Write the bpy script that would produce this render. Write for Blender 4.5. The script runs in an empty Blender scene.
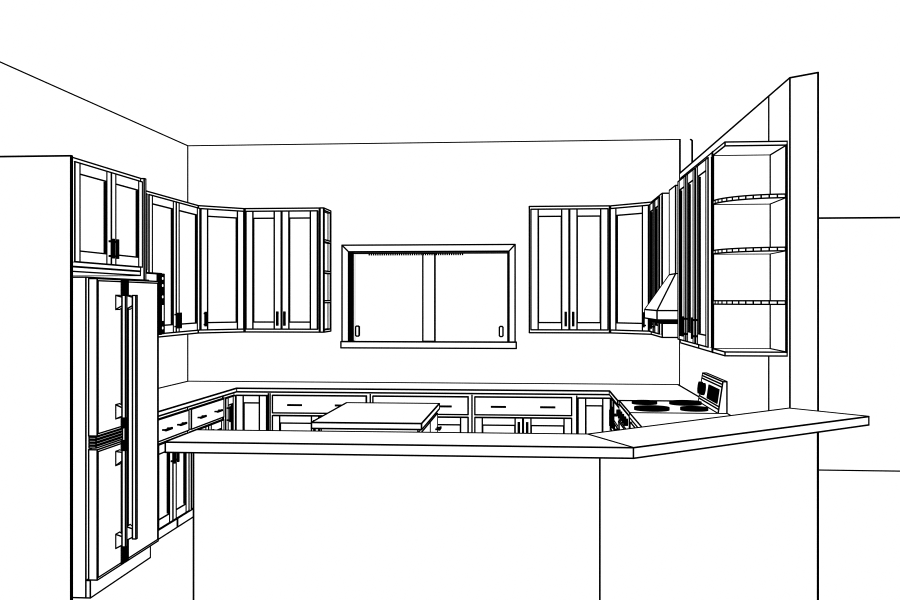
import bpy, bmesh, math
from mathutils import Vector

# ------------------------------------------------------------------ units / camera
IN = 0.0254                                  # everything below is written in inches
F, TH, EYE, DIST = 1004.8, 0.0817, 65.08, 347.4
CT, ST = math.cos(TH), math.sin(TH)
LINE = 1.45                                  # drawn line weight

scn = bpy.context.scene
col = scn.collection


def W(p):
    """room inches (x right, y out from the back wall, z up) -> world metres"""
    return Vector((p[0] * IN, -p[1] * IN, p[2] * IN))


def depth(p):
    return max(40.0, (DIST - p[1]) * CT - p[0] * ST)


# ------------------------------------------------------------------ materials
def flat(name, rgb, paper=False):
    m = bpy.data.materials.new(name)
    m.use_nodes = True
    nt = m.node_tree
    nt.nodes.clear()
    out = nt.nodes.new('ShaderNodeOutputMaterial')
    em = nt.nodes.new('ShaderNodeEmission')  # surfaces glow evenly in their own colour instead of being lit
    em.inputs['Color'].default_value = (*rgb, 1)
    em.inputs['Strength'].default_value = 1.0
    nt.links.new(em.outputs[0], out.inputs[0])
    m.diffuse_color = (*rgb, 1)
    return m


M_WALL = flat('white_wall_paint', (1, 1, 1))
M_FLOOR = flat('white_floor', (1, 1, 1))
M_CAB = flat('white_cabinet_paint', (1, 1, 1))
M_TOP = flat('white_worktop', (1, 1, 1))
M_APP = flat('white_appliance_enamel', (1, 1, 1))
M_INK = flat('black_outline', (0, 0, 0))
M_DARK = flat('black_enamel', (0, 0, 0))


def glass_mat():
    m = bpy.data.materials.new('white_glow_window_glass')
    m.use_nodes = True
    nt = m.node_tree
    nt.nodes.clear()
    out = nt.nodes.new('ShaderNodeOutputMaterial')
    mix = nt.nodes.new('ShaderNodeMixShader')
    tr = nt.nodes.new('ShaderNodeBsdfTransparent')
    em = nt.nodes.new('ShaderNodeEmission')  # even white glow mixed half and half into the see-through pane
    mix.inputs[0].default_value = 0.5
    nt.links.new(tr.outputs[0], mix.inputs[1])
    nt.links.new(em.outputs[0], mix.inputs[2])
    nt.links.new(mix.outputs[0], out.inputs[0])
    return m


M_GLASS = glass_mat()


# ------------------------------------------------------------------ mesh building
class MB:
    """collects solids (in room inches); every crease of a solid gets a drawn black line"""

    def __init__(self):
        self.bm = bmesh.new()
        self.segs = []
        self.px = LINE

    # --- solids
    def _add(self, verts, faces, lines=True, black=False, ang=25):
        b = bmesh.new()
        vs = [b.verts.new(v) for v in verts]
        for f in faces:
            b.faces.new([vs[i] for i in f])
        bmesh.ops.recalc_face_normals(b, faces=b.faces)
        b.normal_update()
        if lines:
            for e in b.edges:
                if len(e.link_faces) != 2 or math.degrees(e.calc_face_angle(0)) > ang:
                    self.segs.append((tuple(e.verts[0].co), tuple(e.verts[1].co)))
        mp = {}
        for v in b.verts:
            mp[v] = self.bm.verts.new(v.co)
        for f in b.faces:
            nf = self.bm.faces.new([mp[v] for v in f.verts])
            nf.material_index = 1 if black else 0
        b.free()

    def box(self, x0, x1, y0, y1, z0, z1, **k):
        v = [(x0, y0, z0), (x1, y0, z0), (x1, y1, z0), (x0, y1, z0),
             (x0, y0, z1), (x1, y0, z1), (x1, y1, z1), (x0, y1, z1)]
        f = [(0, 1, 2, 3), (4, 5, 6, 7), (0, 1, 5, 4), (1, 2, 6, 5), (2, 3, 7, 6), (3, 0, 4, 7)]
        self._add(v, f, **k)
        return self

    def prism(self, poly, z0, z1, **k):
        n = len(poly)
        v = [(p[0], p[1], z0) for p in poly] + [(p[0], p[1], z1) for p in poly]
        f = [tuple(range(n)), tuple(range(n, 2 * n))] + \
            [(i, (i + 1) % n, n + (i + 1) % n, n + i) for i in range(n)]
        self._add(v, f, **k)
        return self

    def hexa(self, v, **k):
        """eight corners: bottom ring then top ring"""
        f = [(0, 1, 2, 3), (4, 5, 6, 7), (0, 1, 5, 4), (1, 2, 6, 5), (2, 3, 7, 6), (3, 0, 4, 7)]
        self._add(v, f, **k)
        return self

    def cyl(self, c, axis, r, l, n=20, **k):
        """cylinder from c along axis (unit) of length l"""
        a = Vector(axis).normalized()
        t = Vector((0, 0, 1)) if abs(a.z) < .9 else Vector((1, 0, 0))
        u = a.cross(t).normalized()
        w = a.cross(u)
        c = Vector(c)
        v = [c + r * (math.cos(2 * math.pi * i / n) * u + math.sin(2 * math.pi * i / n) * w) for i in range(n)]
        v += [p + a * l for p in v]
        f = [tuple(range(n)), tuple(range(n, 2 * n))] + \
            [(i, (i + 1) % n, n + (i + 1) % n, n + i) for i in range(n)]
        self._add(v, f, **k)
        return self

    def ring(self, c, r, t, z0, z1, n=28, **k):
        v, f = [], []
        for i in range(n):
            a = 2 * math.pi * i / n
            for rr, z in ((r - t, z0), (r, z0), (r, z1), (r - t, z1)):
                v.append((c[0] + rr * math.cos(a), c[1] + rr * math.sin(a), z))
        for i in range(n):
            j = (i + 1) % n
            for q in range(4):
                f.append((4 * i + q, 4 * i + (q + 1) % 4, 4 * j + (q + 1) % 4, 4 * j + q))
        self._add(v, f, **k)
        return self

    def obox(self, fr, u0, u1, n0, n1, z0, z1, **k):
        """box in a front frame: fr = (origin, along, outward)"""
        o, a, n = fr
        def P(u, d, z):
            return (o[0] + a[0] * u + n[0] * d, o[1] + a[1] * u + n[1] * d, z)
        v = [P(u0, n0, z0), P(u1, n0, z0), P(u1, n1, z0), P(u0, n1, z0),
             P(u0, n0, z1), P(u1, n0, z1), P(u1, n1, z1), P(u0, n1, z1)]
        return self.hexa(v, **k)

    def shaker(self, fr, u0, u1, n0, n1, z0, z1, st=2.4, rec=.62):
        """door slab with a recessed centre panel, one skin"""
        o, a, n = fr
        def P(u, d, z):
            return (o[0] + a[0] * u + n[0] * d, o[1] + a[1] * u + n[1] * d, z)
        def R(i, d):
            return [P(u0 + i, d, z0 + i), P(u1 - i, d, z0 + i), P(u1 - i, d, z1 - i), P(u0 + i, d, z1 - i)]
        v = R(0, n0) + R(0, n1) + R(st, n1) + R(st + .1, n1 - rec)
        f = [(0, 1, 2, 3), (12, 13, 14, 15)]
        for b in (0, 4, 8):
            for i in range(4):
                j = (i + 1) % 4
                f.append((b + i, b + j, b + 4 + j, b + 4 + i))
        self._add(v, f, lines=False)
        e = n1 + .01
        C = [P(u0, e, z0), P(u1, e, z0), P(u1, e, z1), P(u0, e, z1)]
        B = [P(u0, n0, z0), P(u1, n0, z0), P(u1, n0, z1), P(u0, n0, z1)]
        for i in range(4):
            self.line(C[i], C[(i + 1) % 4])
            self.line(B[i], B[(i + 1) % 4])
        for uu in (u0 + st, u1 - st):
            self.line(P(uu, e, z0), P(uu, e, z1))
        for zz in (z0 + st, z1 - st):
            self.line(P(u0 + st, e, zz), P(u1 - st, e, zz))
        for k in (.5, 1.0):                  # moulding steps down to the panel
            for uu, sg in ((u0 + st, 1), (u1 - st, -1)):
                self.line(P(uu + sg * .1 * k, n1 - rec * k, z0 + st + .1 * k), P(uu + sg * .1 * k, n1 - rec * k, z1 - st - .1 * k))
        return self

    # --- lines only
    def line(self, a, b):
        self.segs.append((a, b))
        return self

    # --- finish
    def _tubes(self):
        n = 6
        for a, b in self.segs:
            pa, pb = Vector(a), Vector(b)
            d = pb - pa
            L = d.length
            if L < 1e-4:
                continue
            d.normalize()
            t = Vector((0, 0, 1)) if abs(d.z) < .9 else Vector((1, 0, 0))
            u = d.cross(t).normalized()
            w = d.cross(u)
            ra = self.px * .5 * depth(pa) / F
            rb = self.px * .5 * depth(pb) / F
            pa = pa - d * min(ra, .1) * .9
            pb = pb + d * min(rb, .1) * .9
            va, vb = [], []
            for i in range(n):
                an = 2 * math.pi * i / n
                o = math.cos(an) * u + math.sin(an) * w
                va.append(self.bm.verts.new(pa + o * ra))
                vb.append(self.bm.verts.new(pb + o * rb))
            fs = [self.bm.faces.new(va), self.bm.faces.new(vb)]
            for i in range(n):
                fs.append(self.bm.faces.new((va[i], va[(i + 1) % n], vb[(i + 1) % n], vb[i])))
            for f in fs:
                f.material_index = 1

    def build(self, name, mat, parent=None, label=None):
        if name.startswith('wall_'):
            self.px = 1.75
        self._tubes()
        me = bpy.data.meshes.new(name)
        base = Vector((0, 0, 0))
        p = parent
        while p is not None:
            base += p.location
            p = p.parent
        for v in self.bm.verts:
            v.co = W(v.co) - base
        bmesh.ops.recalc_face_normals(self.bm, faces=self.bm.faces)
        self.bm.to_mesh(me)
        self.bm.free()
        me.materials.append(mat)
        me.materials.append(M_INK)
        o = bpy.data.objects.new(name, me)
        col.objects.link(o)
        o.parent = parent
        if label:
            o['label'] = label
        return o


def thing(name, label, cat, base, group=None):
    o = bpy.data.objects.new(name, None)
    o.empty_display_size = .1
    o.location = W(base)
    o['label'] = label
    o['category'] = cat
    if group:
        o['group'] = group
    col.objects.link(o)
    return o


def tag(o, label, cat, group=None):
    o['label'] = label
    o['category'] = cat
    if group:
        o['group'] = group
    return o


def struct(o, label=None):
    o['kind'] = 'structure'
    if label:
        o['label'] = label
    return o


# ------------------------------------------------------------------ room constants
XL, XR = -121.8, 49.75
XO = 53.9                                     # outer face of right wall
HC, HR = 119.65, 108.0
P1 = (XR, 148.06)
P2 = (XO, 152.21)

# ------------------------------------------------------------------ setting
struct(MB().box(-260, 320, -120, 430, -6, 0, lines=False).build('floor', M_FLOOR), 'plain white kitchen floor')
struct(MB().box(-260, 320, -120, 430, HC, HC + 6, lines=False).build('ceiling', M_WALL), 'plain white ceiling')

m = MB().box(XL - 6, XL, -6, 420, 0, HC, lines=False)
m.line((XL, 0, HC), (XL, 400, HC))
struct(m.build('wall_left', M_WALL), 'white wall at left behind refrigerator')

WX0, WX1, WZ0, WZ1 = -63.9, -8.0, 50.4, 81.7   # window opening
m = MB()
m.box(XL, WX0, -6, 0, 0, HC, lines=False)
m.box(WX1, XO + .3, -6, 0, 0, HC, lines=False)
m.box(WX0, WX1, -6, 0, 0, WZ0, lines=False)
m.box(WX0, WX1, -6, 0, WZ1, HC, lines=False)
m.line((XL, 0, HC), (XR + .35, 0, HC))
m.line((XL, 0, 0), (XL, 0, HC))
m.line((XR + .35, 0, 0), (XR + .35, 0, HC))
m.line((XO + .3, 0, HR - 2), (XO + .3, 0, HC - .6))
m.line((XO + .3, 0, HC - .6), (XO - .3, 0, HC))
struct(m.build('wall_back', M_WALL), 'white back wall holding the window')

m = MB().prism([(XR + .35, .05), P1, P2, (XO, .05)], 0, HR, lines=False)
for a, b in (((XR + .35, 0), P1), (P1, P2)):
    m.line((*a, HR), (*b, HR))
m.line((*P1, 0), (*P1, HR))
m.line((*P2, 0), (*P2, HR))
m.line((XR, 130.74, 0), (XR, 130.74, HR))
struct(m.build('wall_right', M_WALL), 'lower white wall at right ending in an angled edge')

m = MB().box(XO, 318, -51, -45, 0, 96, lines=False)
m.line((XO, -45, 96), (318, -45, 96))
m.line((XO, -45, .1), (318, -45, .1))
struct(m.build('wall_far', M_WALL), 'far white wall of the next room at right')

# half wall carrying the bar top, bends 45 degrees
d = .7071
tk = 5.8
Ko = (10.05, P2[1] + (P2[0] - 10.05))
Ki_y = Ko[1] - tk
Ki = (P1[0] + P1[1] - Ki_y, Ki_y)
HW = 42.25
HX0 = -52.1
m = MB()
g = .2
m.prism([(HX0, Ki_y), Ki, (P1[0] - g, P1[1] + g), (P2[0] - g, P2[1] + g), Ko, (HX0, Ko[1])], 0, HW, lines=False)
for x, y in ((HX0, Ko[1]), Ko, (P2[0] - g, P2[1] + g)):
    m.line((x, y, 0), (x, y, HW))
struct(m.build('wall_front', M_WALL), 'white half wall under the bar top, bent at right')

# window
win = struct(thing('window_1', 'white sliding window with sill between the wall cabinets', 'window', (-36, 0, WZ0)))
del win['category']
m = MB()
ci, co = (WX0, WX1, WZ0, WZ1), (-66.2, -5.9, WZ0, 84.0)
yf = .8
m.hexa([(co[0], .03, co[2]), (ci[0], .03, ci[2]), (ci[0], yf, ci[2]), (co[0], yf, co[2]),
        (co[0], .03, co[3]), (ci[0], .03, ci[3]), (ci[0], yf, ci[3]), (co[0], yf, co[3])])
m.hexa([(ci[1], .03, ci[2]), (co[1], .03, co[2]), (co[1], yf, co[2]), (ci[1], yf, ci[2]),
        (ci[1], .03, ci[3]), (co[1], .03, co[3]), (co[1], yf, co[3]), (ci[1], yf, ci[3])])
m.hexa([(ci[0], .03, ci[3]), (ci[1], .03, ci[3]), (ci[1], yf, ci[3]), (ci[0], yf, ci[3]),
        (co[0], .03, co[3]), (co[1], .03, co[3]), (co[1], yf, co[3]), (co[0], yf, co[3])])
m.build('window_frame', M_CAB, win)
m = MB()
m.box(WX0 + .02, WX0 + 1.4, -3.5, -.3, WZ0 + .02, WZ1 - .02)
for k in (.35, .7, 1.05):  # extra ink lines draw shade into the left reveal, not real grooves
    m.line((WX0 + k, -.3, WZ0 + .1), (WX0 + k, -.3, WZ1 - .1))
m.box(WX1 - .4, WX1 - .02, -3.5, -.3, WZ0 + .02, WZ1 - .02)
m.box(WX0 + .7, WX1 - .4, -3.5, -.3, WZ1 - .5, WZ1 - .02)
m.build('window_jamb', M_CAB, win)
m = MB()
for k in range(44):
    x = -57.0 + k * .76
    m.box(x, x + .4, -.6, -.28, WZ1 - 1.25, WZ1 - .55, lines=False, black=True)
m.build('track', M_CAB, win, 'notched track along the top of the panes')
MB().box(-66.5, -5.5, .03, 1.3, 48.2, 50.35).build('window_sill', M_CAB, win)
m = MB().box(WX0 + .72, -36, -2.2, -1.9, WZ0 + .05, WZ1 - .55, lines=False)
m.build('pane', M_GLASS, win)
m = MB().box(-35.9, WX1 - .42, -2.9, -2.6, WZ0 + .05, WZ1 - .55, lines=False)
m.build('pane', M_GLASS, win)
m = MB().box(-38.1, -33.9, -2.4, -1.6, WZ0 + .05, WZ1 - .55)
m.build('meeting_stile', M_CAB, win)
for lx, lz in ((-61.15, 52.2), (-10.75, 52.2)):
    m = MB()
    poly = []
    w2, h2, c2 = .62, 1.75, .3
    for (sx, sz) in ((-1, -1), (1, -1), (1, 1), (-1, 1)):
        if sx * sz > 0:
            poly += [(sx * w2, sz * (h2 - c2)), (sx * (w2 - c2), sz * h2)]
        else:
            poly += [(sx * (w2 - c2), sz * h2), (sx * w2, sz * (h2 - c2))]
    n = len(poly)
    v = [(lx + p[0], -1.8, lz + h2 + p[1]) for p in poly] + [(lx + p[0], -1.2, lz + h2 + p[1]) for p in poly]
    f = [tuple(range(n)), tuple(range(n, 2 * n))] + [(i, (i + 1) % n, n + (i + 1) % n, n + i) for i in range(n)]
    m._add(v, f)
    m.build('window_latch', M_CAB, win)


# ------------------------------------------------------------------ cabinet kit
FRAME_BACK = lambda x0: ((x0, 0), (1, 0), (0, 1))          # along +x, facing the room
FRAME_LEFT = lambda y0: ((XL, y0), (0, 1), (1, 0))         # along +y (towards viewer), facing right
FRAME_RIGHT = lambda y0: ((XR, y0), (0, 1), (-1, 0))       # along +y, facing left


def fpt(fr, u, n, z):
    o, a, nn = fr
    return (o[0] + a[0] * u + nn[0] * n, o[1] + a[1] * u + nn[1] * n, z)


def pull_v(fr, u, n, z0, z1, parent, mat=None):
    m = MB()
    m.obox(fr, u - .38, u + .38, n + .85, n + 1.3, z0, z1, lines=False)
    m.obox(fr, u - .2, u + .2, n, n + .85, z0 + .35, z0 + .8, lines=False)
    m.obox(fr, u - .2, u + .2, n, n + .85, z1 - .8, z1 - .35, lines=False)
    m.px = .6
    return m.build('handle', M_DARK, parent, 'small black bar handle')


def pull_h(fr, u0, u1, n, z, parent):
    m = MB()
    m.obox(fr, u0, u1, n + .85, n + 1.3, z - .28, z + .28, lines=False)
    m.obox(fr, u0 + .35, u0 + .8, n, n + .85, z - .2, z + .2, lines=False)
    m.obox(fr, u1 - .8, u1 - .35, n, n + .85, z - .2, z + .2, lines=False)
    return m.build('handle', M_DARK, parent, 'small black bar handle')


def wall_cabinet(fr, w, dep, z0, z1, label, doors=2, hside='pair', group='wall cabinets', name='wall_cabinet',
                 rv=.8, hh=(2.2, 7.0), hz=None, gap=.25, poly=None, cornice=True):
    c = fpt(fr, w / 2, 0, z0)
    t = thing(name, label, 'cabinet', c, group)
    g = .28
    m = MB()
    if poly:
        m.prism(poly, z0, z1)
    else:
        m.obox(fr, g, w - g, g, dep, z0, z1)
    m.build('carcass', M_CAB, t)
    dz0, dz1 = z0 + 1.0, z1 - 1.0
    dn0, dn1 = dep + .03, dep + .75
    dw = (w - 2 * rv - gap * (doors - 1)) / doors
    for k in range(doors):
        u0 = rv + k * (dw + gap)
        dd = MB().shaker(fr, u0, u0 + dw, dn0, dn1, dz0, dz1).build('door', M_CAB, t)
        if hside == 'pair':
            hu = u0 + dw - 1.1 if k == 0 else u0 + 1.1
        elif hside == 'low':
            hu = u0 + 1.2
        else:
            hu = u0 + dw - 1.2
        pull_v(fr, hu, dn1, z0 + hh[0], z0 + hh[1], dd)
    return t


UZ0, UZ1 = 54.0, 96.0
# left run of wall cabinets
wall_cabinet(FRAME_LEFT(24.05), 45.3, 12, UZ0, UZ1,
             'two-door wall cabinet on the left wall, beside the corner cabinet')
wall_cabinet(FRAME_LEFT(69.4), 26.9, 12, 72.6, UZ1,
             'short wall cabinet above the microwave, mostly hidden behind the refrigerator cabinet')
# left corner
o_ = (XL + 12, 24)
frd = (o_, (d, -d), (d, d))
wall_cabinet(((o_[0], o_[1]), (d, -d), (d, d)), 16.97, 0, UZ0, UZ1,
             'single-door diagonal corner wall cabinet left of the window', doors=1, hside='low', name='corner_wall_cabinet',
             poly=[(XL + .3, .3), (XL + 23.9, .3), (XL + 23.9, 12), (XL + 12, 23.9), (XL + .3, 24)], rv=.6)
# back wall left
wall_cabinet(FRAME_BACK(XL + 24.05), 26.2, 12, UZ0, UZ1,
             'two-door wall cabinet on back wall just left of the window')
# back wall right
wall_cabinet(FRAME_BACK(-1.25), 26.95, 12, UZ0, UZ1,
             'two-door wall cabinet on back wall just right of the window')
o_ = (XR - 24, 12)
wall_cabinet(((o_[0], o_[1]), (d, d), (-d, d)), 16.97, 0, UZ0, UZ1,
             'single-door diagonal corner wall cabinet right of the window', doors=1, hside='high', name='corner_wall_cabinet',
             poly=[(XR - .3, .3), (XR - 23.9, .3), (XR - 23.9, 12), (XR - 12, 23.9), (XR - .3, 24)], rv=.6)
# right wall
wall_cabinet(FRAME_RIGHT(24.05), 26.8, 12, UZ0, UZ1,
             'two-door wall cabinet on the right wall, behind the range hood')
wall_cabinet(FRAME_RIGHT(87.0), 28.2, 12, UZ0, UZ1,
             'two-door wall cabinet on the right wall, directly in front of the range hood', gap=.9)
wall_cabinet(FRAME_RIGHT(115.2), 17.1, 12, UZ0, UZ1,
             'narrow single-door wall cabinet on the right wall, against the open end shelf', doors=1, hside='low')


# open end shelves
def end_shelf_right():
    y0, y1 = 132.45, 146.2
    x0, x1 = XR - 12, XR - .06
    t = thing('open_shelf_unit', 'open end shelf unit with three shelves at the near end of right wall',
              'shelf', ((x0 + x1) / 2, (y0 + y1) / 2, UZ0), 'open end shelves')
    bt = .75
    m = MB().box(x0, x1, y0, 133.2, UZ0, UZ1)
    m.px = 2
    m.build('side_panel', M_CAB, t)
    m = MB()
    m.px = 2
    m.box(x1 - .2, x1, 133.25, y1, UZ0 + bt, UZ1 - bt).build('back_panel', M_CAB, t)
    MB().box(x0, x1, 133.25, y1, UZ1 - bt, UZ1).build('top_panel', M_CAB, t)
    MB().box(x0, x1, 133.25, y1, UZ0, UZ0 + bt).build('bottom_panel', M_CAB, t)
    for z in (64.5, 75.0, 85.4):
        m = MB()
        n = 12                               # curved front edge
        pts = [(x1 - .3, 133.3)]
        for q in range(n + 1):
            a = math.pi / 2 * q / n
            pts.append((x1 - .3 - (x1 - x0 - .35) * math.cos(a), 133.3 + (y1 - 133.5) * math.sin(a)))
        m.prism(pts, z - .4, z + .3, ang=4)
        m.build('shelf', M_CAB, t)


end_shelf_right()


def end_shelf_left():
    x0, x1 = -71.5, -70.3
    t = thing('open_shelf_unit', 'shallow open end shelf on cabinet side just left of the window',
              'shelf', (x0, 6, UZ0), 'open end shelves')
    MB().box(x0, x0 + .25, .9, 11.6, UZ0 + .8, UZ1 - .8).build('side_panel', M_CAB, t)
    m = MB()
    m.box(x0, x1, 11.6, 12.4, UZ0, UZ1)
    m.box(x0, x1, .3, .85, UZ0, UZ1)
    m.build('frame', M_CAB, t)
    MB().box(x0, x1, .9, 11.55, UZ1 - .75, UZ1).build('top_panel', M_CAB, t)
    MB().box(x0, x1, .9, 11.55, UZ0, UZ0 + .75).build('bottom_panel', M_CAB, t)
    for z in (64.3, 74.4, 85.0):
        MB().box(x0 + .27, x1, .9, 11.55, z - .35, z + .35).build('shelf', M_CAB, t)


end_shelf_left()

# ------------------------------------------------------------------ base cabinets
BT = 34.55


def base_unit(fr, w, label, hx=None, doors=2, dep=24, drawer=True, group='base cabinets', exposed=False):
    c = fpt(fr, w / 2, 12, 0)
    t = thing('base_cabinet', label, 'cabinet', c, group)
    g = .13
    m = MB().obox(fr, g, w - g, .28, dep, 4.5, BT, lines=False)
    for a, b in (((g + .1, 4.5), (w - g - .15, 4.5)), ((g, 4.5), (g, BT - .3))):
        m.line(fpt(fr, a[0], dep, a[1]), fpt(fr, b[0], dep, b[1]))
    if exposed:
        m.line(fpt(fr, w - g, dep, 4.5), fpt(fr, w - g, dep, BT - .3))
    m.build('carcass', M_CAB, t)
    MB().obox(fr, .28, w - .28, .28, dep - 3, 0.22, 4.4).build('toe_kick', M_CAB, t)
    n0, n1 = dep + .03, dep + .75
    rv = 1.1
    if drawer:
        dr = MB().obox(fr, rv, w - rv, n0, n1, 28.0, 33.7).build('drawer', M_CAB, t)
        for h in hx:
            pull_h(fr, h - 2.4, h + 2.4, n1, 30.7, dr)
    top = 27.1 if drawer else 33.6
    gap = .25
    dw = (w - 2 * rv - gap * (doors - 1)) / doors
    for k in range(doors):
        u0 = rv + k * (dw + gap)
        dd = MB().shaker(fr, u0, u0 + dw, n0, n1, 5.2, top).build('door', M_CAB, t)
        hu = u0 + dw - 1.2 if k == 0 else u0 + 1.2
        pull_v(fr, hu, n1, top - 6.2, top - 1.2, dd)
    return t


def corner_unit(left, label):
    xc = XL if left else XR
    s = 1 if left else -1
    t = thing('corner_base_cabinet', label, 'cabinet', (xc + s * 12, 12, 0), 'base cabinets')
    g = .45
    def p(a, b):
        return (xc + s * a, b)
    L = 36.0 - .42
    poly = [p(g, g), p(L, g), p(L, 24), p(24, 24), p(24, L), p(g, L)]
    m = MB().prism(poly, 4.5, BT, lines=False)
    m.line((*poly[3], 4.5), (*poly[3], BT - .3))
    m.line((*poly[2], 4.5), (*poly[3], 4.5))
    m.line((*poly[3], 4.5), (*poly[4], 4.5))
    m.line((*poly[2], 4.5), (*poly[2], BT - .3))
    m.line((*poly[4], 4.5), (*poly[4], BT - .3))
    m.build('carcass', M_CAB, t)
    poly = [p(g, g), p(L, g), p(L, 21), p(21, 21), p(21, L), p(g, L)]
    MB().prism(poly, .2, 4.45).build('toe_kick', M_CAB, t)
    frb = ((xc + s * 24, 0), (s, 0), (0, 1))
    frs = ((xc, 24), (0, 1), (s, 0))
    d1 = MB().shaker(frb, 1.0, 11.2, 24.03, 24.75, 5.2, 33.6).build('door', M_CAB, t)
    d2 = MB().shaker(frs, 1.0, 11.2, 24.03, 24.75, 5.2, 33.6).build('door', M_CAB, t)
    pull_v(frs, 9.9, 24.75, 26, 31, d2)
    return t


corner_unit(True, 'corner base cabinet with folding door at the left back corner')
corner_unit(False, 'corner base cabinet with folding door at the right back corner')
base_unit(FRAME_LEFT(36.15), 32.3, 'base cabinet with wide drawer on the left wall next to the corner cabinet', hx=(8.3, 23.9))
base_unit(FRAME_LEFT(68.5), 27.7, 'base cabinet with wide drawer on the left wall next to the refrigerator', hx=(8.4, 19.6))
base_unit(FRAME_BACK(-85.75), 33.15, 'two-handled drawer base cabinet on back wall, leftmost of three', hx=(8.7, 24.4))
base_unit(FRAME_BACK(-52.6), 33.1, 'two-handled drawer base cabinet under the window behind the island', hx=(8.7, 24.4))
base_unit(FRAME_BACK(-19.5), 33.1, 'two-handled drawer base cabinet on back wall, rightmost of three', hx=(8.7, 24.4))
base_unit(FRAME_RIGHT(36), 19.9, 'narrow base cabinet on the right wall behind the range', hx=(9.7,), doors=1)
base_unit(FRAME_RIGHT(87.0), 43.0, 'base cabinet on the right wall in front of the range, behind the bar', hx=(11, 33))

# ------------------------------------------------------------------ worktops
fe = 25.3
poly = [(XL + .3, .3), (XR - .3, .3), (XR - .3, 55.8), (XR - fe, 55.8), (XR - fe, fe), (XL + fe, fe),
        (XL + fe, 96.0), (XL + .3, 96.0)]
m = MB().prism(poly, 34.85, 36)
m.px = 1.65
tag(m.build('countertop', M_TOP),
    'long white countertop wrapping the left, back and right walls', 'countertop')
tag(MB().box(XR - 24.9, XR - .3, 87.2, 130.3, 34.85, 36).build('countertop', M_TOP),
    'short white countertop in front of the range, behind the bar', 'countertop')
# bar top
bi = 189.2
b1 = (197.83 - bi, bi)
wd = 13.75
b2 = (b1[0] + wd * math.tan(math.radians(22.5)), bi + wd)
tipi = (P1[0] - .25, P1[1] + .3)
tipo = (60.3, 161.1)
m = MB().prism([(-54.0, bi), b1, tipi, tipo, b2, (-54.0, bi + wd)], 42.5, 44.0)
m.line((*b1, 44.0), (*b2, 44.0))
m.px = 1.65
tag(m.build('bar_top', M_TOP), 'raised white bar top on half wall, bent at right with mitred joint', 'bar top')

# ------------------------------------------------------------------ kitchen island
t = thing('kitchen_island', 'small white kitchen island with slab top in the middle of the kitchen', 'island', (-38.8, 91, 0))
m = MB().box(-52.0, -25.85, 68.6, 113.4, 34.6, 36.0)
m.px = 1.7
m.build('tabletop', M_TOP, t)
MB().box(-50.0, -26.9, 70.2, 111.8, 3.5, 34.55).build('carcass', M_CAB, t)
MB().box(-48.5, -29.5, 72, 110, .2, 3.45).build('toe_kick', M_CAB, t)
fri = ((-26.9, 70.2), (0, 1), (1, 0))
for k, (u0, u1) in enumerate(((.8, 20.6), (20.9, 40.8))):
    dr = MB().obox(fri, u0, u1, .03, .75, 28.2, 33.6).build('drawer', M_CAB, t)
    hc = 4.5 if k == 0 else 37.5
    pull_h(fri, hc - 2.4, hc + 2.4, .75, 29.9, dr)
    dd = MB().shaker(fri, u0, u1, .03, .75, 4.2, 27.6).build('door', M_CAB, t)
    pull_v(fri, u1 - 1.3 if k == 0 else u0 + 1.3, .75, 21.5, 26.5, dd)

# ------------------------------------------------------------------ refrigerator wall
m = MB().box(XL + .3, -99.0, 137.9, 138.45, 0.2, 96.0)
m.segs = [q for q in m.segs if max(q[0][2], q[1][2]) > 1]
m.px = 1.8
tag(m.build('end_panel', M_CAB),
    'tall white end panel at left, on the near side of the refrigerator', 'panel')
tag(MB().box(XL + .3, -99.0, 96.5, 97.5, 0.2, 96.0).build('end_panel', M_CAB),
    'tall white end panel between the refrigerator and the microwave', 'panel')
t = wall_cabinet(FRAME_LEFT(97.7), 39.8, 22.0, 72.3, 96.0,
                 'deep two-door cabinet above the refrigerator', name='refrigerator_cabinet', rv=1.0, hh=(2.4, 7.0))
MB().box(XL + 2, -99.9, 97.85, 136.85, 71.2, 72.2).build('valance', M_CAB, t)

t = thing('refrigerator', 'tall white side-by-side refrigerator with long bar handles at left', 'refrigerator', (-108, 118.3, 0))
FY0, FY1, FS = 100.5, 136.2, 121.4
XB, XD0, XD1 = -96.7, -96.1, -94.2
m = MB().box(XL + 1, XB, FY0, FY1, .22, 69.9)
m.build('body', M_APP, t)
MB().box(XB + .02, -95.7, FY0 + 1.4, FY1, .22, 4.0).build('toe_grille', M_APP, t)
frf = ((XD0, 0), (0, 1), (1, 0))
dL = []
dt = XD1 - XD0
for (y0, y1, z0, z1) in ((FS + .35, FY1 - .1, 35.4, 69.6), (FS + .35, FY1 - .1, 4.1, 32.4), (FY0, FS - .35, 4.1, 69.6)):
    m = MB()
    m.obox(frf, y0, y1, 0, dt, z0, z1)
    e = .45
    # rolled outer edge of the door front
    m.line((XD1 - .02, y0 + e, z0 + e), (XD1 - .02, y0 + e, z1 - e))
    m.line((XD1 - .02, y1 - e, z0 + e), (XD1 - .02, y1 - e, z1 - e))
    m.line((XD1 - .02, y0 + e, z0 + e), (XD1 - .02, y1 - e, z0 + e))
    m.line((XD1 - .02, y0 + e, z1 - e), (XD1 - .02, y1 - e, z1 - e))
    for k in (.7, 1.3, 1.9):             # stepped edge profile beside the seam
        yk = y0 + k - .2 if y0 > FS else y1 - k + .2
        m.line((XD1, yk, z0 + .1), (XD1, yk, z1 - .1))
    dL.append(m.build('door', M_APP, t))
m = MB()
for z in (32.75, 33.4, 34.05, 34.7):
    m.box(XD0, XD1 - .35, FS + .4, FY1 - .3, z, z + .4)
m.build('divider_trim', M_APP, t)
MB().box(XB, XD0, FY0 + .5, FY1 - .5, 4.5, 69.3, lines=False).build('door_gasket', M_APP, t)


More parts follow.
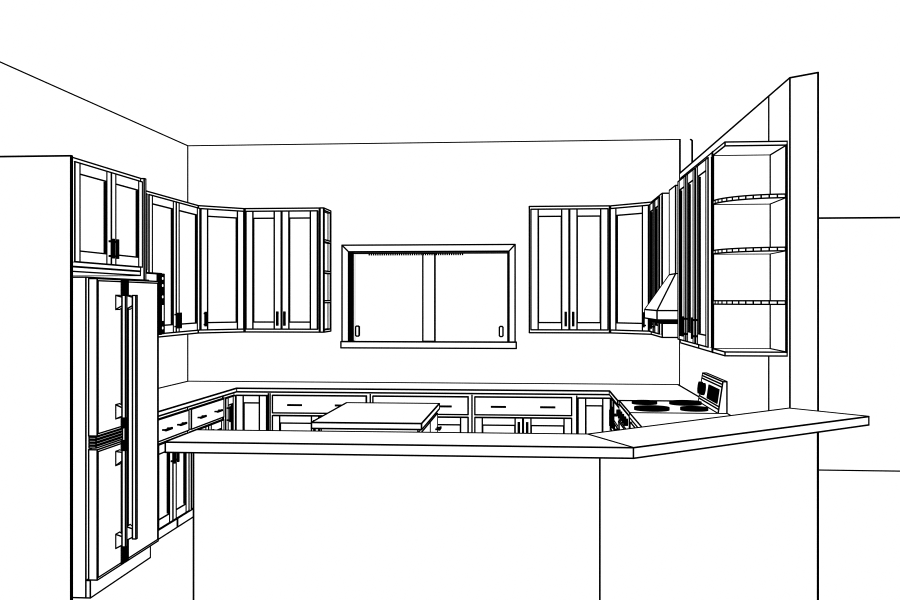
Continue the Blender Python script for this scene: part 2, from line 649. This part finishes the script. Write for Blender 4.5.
def fridge_handle(y, z0, z1, sgn, door):
    m = MB()
    x = XD1
    m.box(x + .9, x + 1.7, y - .35, y + .35, z0, z1)
    for za, zb, zc, zd in ((z0, z0 + 3.2, z0 + .4, z0 + 2.4), (z1 - 3.2, z1, z1 - 2.4, z1 - .4)):
        yb0, yb1 = (y - .3, y + 1.9) if sgn > 0 else (y - .3, y + 1.9)
        m.hexa([(x + .02, yb0, za), (x + .02, yb1, za), (x + .88, y + .5, zc), (x + .88, y - .5, zc),
                (x + .02, yb0, zb), (x + .02, yb1, zb), (x + .88, y + .5, zd), (x + .88, y - .5, zd)])
    m.build('handle', M_APP, door, 'long white bar handle on angled brackets')


fridge_handle(124.6, 38.0, 66.0, 1, dL[0])
fridge_handle(124.6, 8.6, 30.6, 1, dL[1])
fridge_handle(118.6, 9.0, 66.0, -1, dL[2])

# ------------------------------------------------------------------ microwave
t = thing('microwave', 'white microwave with black button panel hung between the refrigerator and wall cabinets', 'microwave',
          (-113, 81, 55))
MB().box(XL + .3, -105.0, 69.7, 96.0, 55.2, 72.4).build('body', M_APP, t)
MB().box(-104.98, -104.2, 75.2, 95.9, 55.4, 72.2).build('door', M_APP, t)
cp = MB().box(-104.98, -104.2, 69.7, 75.1, 55.4, 72.2, black=True).build('control_panel', M_DARK, t, 'black control panel')
for z in (71.0, 69.0, 65.8, 57.0):
    MB().cyl((-104.2, 71.0, z), (1, 0, 0), .42, .2, n=12, lines=False).build('button', M_APP, cp, 'small white button')
MB().box(-104.2, -103.95, 70.6, 71.3, 59, 63.5, lines=False).build('button_strip', M_APP, cp, 'white button strip')

# ------------------------------------------------------------------ range hood
HY0, HY1, HX = 57.4, 85.3, 32.0
t = thing('range_hood', 'white pyramid range hood with square chimney on the right wall', 'hood', (40, 71.3, 59.8))
zc0, zc1, zt = 59.8, 62.2, 72.0
CX, CY0, CY1 = 38.5, 60.5, 72.5
MB().box(HX, XR - .3, HY0, HY1, zc0, zc1).build('rim', M_APP, t)
MB().hexa([(HX, HY0, zc1 + .01), (XR - .3, HY0, zc1 + .01), (XR - .3, HY1, zc1 + .01), (HX, HY1, zc1 + .01),
           (CX, CY0, zt), (XR - .3, CY0, zt), (XR - .3, CY1, zt), (CX, CY1, zt)]).build('canopy', M_APP, t)
MB().box(CX, XR - .3, CY0, CY1, zt + .02, 95.8).build('chimney', M_APP, t)
m = MB()
for k in range(5):
    y = HY0 + 2.5 + k * 4.9
    m.box(HX + 1.5, XR - 3, y, y + 3.8, zc0 - 1.1, zc0 - .02, black=True, lines=False)
m.build('filter', M_DARK, t, 'dark grease filter under the hood')

# ------------------------------------------------------------------ range
RY0, RY1 = 56.4, 86.6
t = thing('kitchen_range', 'white range with four black burners and tall backguard under the hood', 'range', (37, 70.5, 0))
XF = XR - 25.0
MB().box(XF + 1.2, XR - .35, RY0, RY1, 2, 35.05).build('body', M_APP, t)
m = MB()
m.px = 1.5
m.box(XF + .2, XR - .35, RY0, RY1, 35.1, 35.95)
m.build('cooktop', M_APP, t)
for cx, cy, r in ((31.2, 63.5, 3.5), (31.4, 79, 4.6), (42.4, 63.8, 4.4), (42.4, 79, 3.6)):
    m = MB()
    for q in range(3 if r != 4.6 else 2):
        rr = r - q * 1.25
        m.ring((cx, cy), rr, .75, 35.97, 36.7 if q == 0 else 36.55, lines=False)
    bo = m.build('burner', M_DARK, t, 'black coil burner')
frr = ((XF + 1.2, RY0), (0, 1), (-1, 0))
w = RY1 - RY0
cpn = MB().obox(frr, .1, w - .1, .02, 1.1, 30.6, 35.0).build('control_panel', M_APP, t)
for u in (4, 9, 14.9, 20.8, 25.8):
    p = fpt(frr, u, 1.1, 33)
    MB().cyl(p, (-1, 0, 0), .95, 1.1, n=14, lines=False).build('knob', M_DARK, cpn, 'black control knob')
od = MB().shaker(frr, .3, w - .3, .02, 1.3, 9.5, 30.2, st=4).build('oven_door', M_APP, t)
m = MB()
m.obox(frr, 2.5, w - 2.5, 3.0, 3.8, 27.4, 28.4)
m.obox(frr, 3.5, 4.5, 1.3, 3.0, 27.5, 28.3)
m.obox(frr, w - 4.5, w - 3.5, 1.3, 3.0, 27.5, 28.3)
m.build('handle', M_APP, od)
MB().obox(frr, .3, w - .3, .02, 1.1, 3.0, 9.2).build('drawer', M_APP, t)
m = MB()
for yy in (RY0 + 1.5, RY1 - 3.5):
    for xx in (XF + 3, XR - 5):
        m = MB().box(xx, xx + 2, yy, yy + 2, .2, 1.98)
        m.build('foot', M_APP, t)
# backguard, front leans back
bx = XR - .35
zb, zt2 = 35.98, 44.1
xb, xt = 47.2, 48.4
m = MB().hexa([(xb, RY0, zb), (bx, RY0, zb), (bx, RY1, zb), (xb, RY1, zb),
               (xt, RY0, zt2), (bx, RY0, zt2), (bx, RY1, zt2), (xt, RY1, zt2)])
def bgp(y, z, o=0.0):
    k = (z - zb) / (zt2 - zb)
    return (xb + (xt - xb) * k - o, y, z)
for z in (37.0, 37.7, 42.7, 43.4):
    m.line(bgp(RY0, z), bgp(RY1, z))
bg = m.build('backguard', M_APP, t)
def bg_plate(name, y0, y1, z0, z1, mat, lab, o=.25):
    v = [bgp(y0, z0), bgp(y1, z0), bgp(y1, z0, o), bgp(y0, z0, o), bgp(y0, z1), bgp(y1, z1), bgp(y1, z1, o), bgp(y0, z1, o)]
    MB().hexa(v, lines=False).build(name, mat, bg, lab)
bg_plate('display', RY0 + 12.6, RY0 + 27.5, 38.2, 41.9, M_DARK, 'black display panel')
for yy, zz in ((RY0 + 2.2, 40.1), (RY0 + 6.6, 40.1)):
    MB().cyl(bgp(yy, zz), (-1, 0, .1), 1.7, 1.0, n=18, lines=False).build('knob', M_DARK, bg, 'round black knob')

# ------------------------------------------------------------------ world, camera, view
w_ = bpy.data.worlds.new('white_surroundings')
w_.use_nodes = True
bgn = w_.node_tree.nodes.get('Background')
bgn.inputs[0].default_value = (1, 1, 1, 1)
bgn.inputs[1].default_value = 1.0
scn.world = w_

cam = bpy.data.cameras.new('camera')
cam.sensor_width = 36
cam.lens = 36 * F / 900
cam.shift_y = -0.6 / 900
cam.clip_start = .01
co_ = bpy.data.objects.new('camera', cam)
co_.location = W((0, DIST, EYE))
co_.rotation_euler = (math.radians(90), 0, TH)
col.objects.link(co_)
scn.camera = co_

scn.view_settings.view_transform = 'Raw'
scn.view_settings.look = 'None'
scn.view_settings.exposure = 0
scn.view_settings.gamma = 1
scn.cycles.pixel_filter_type = 'BOX'
scn.cycles.use_denoising = False
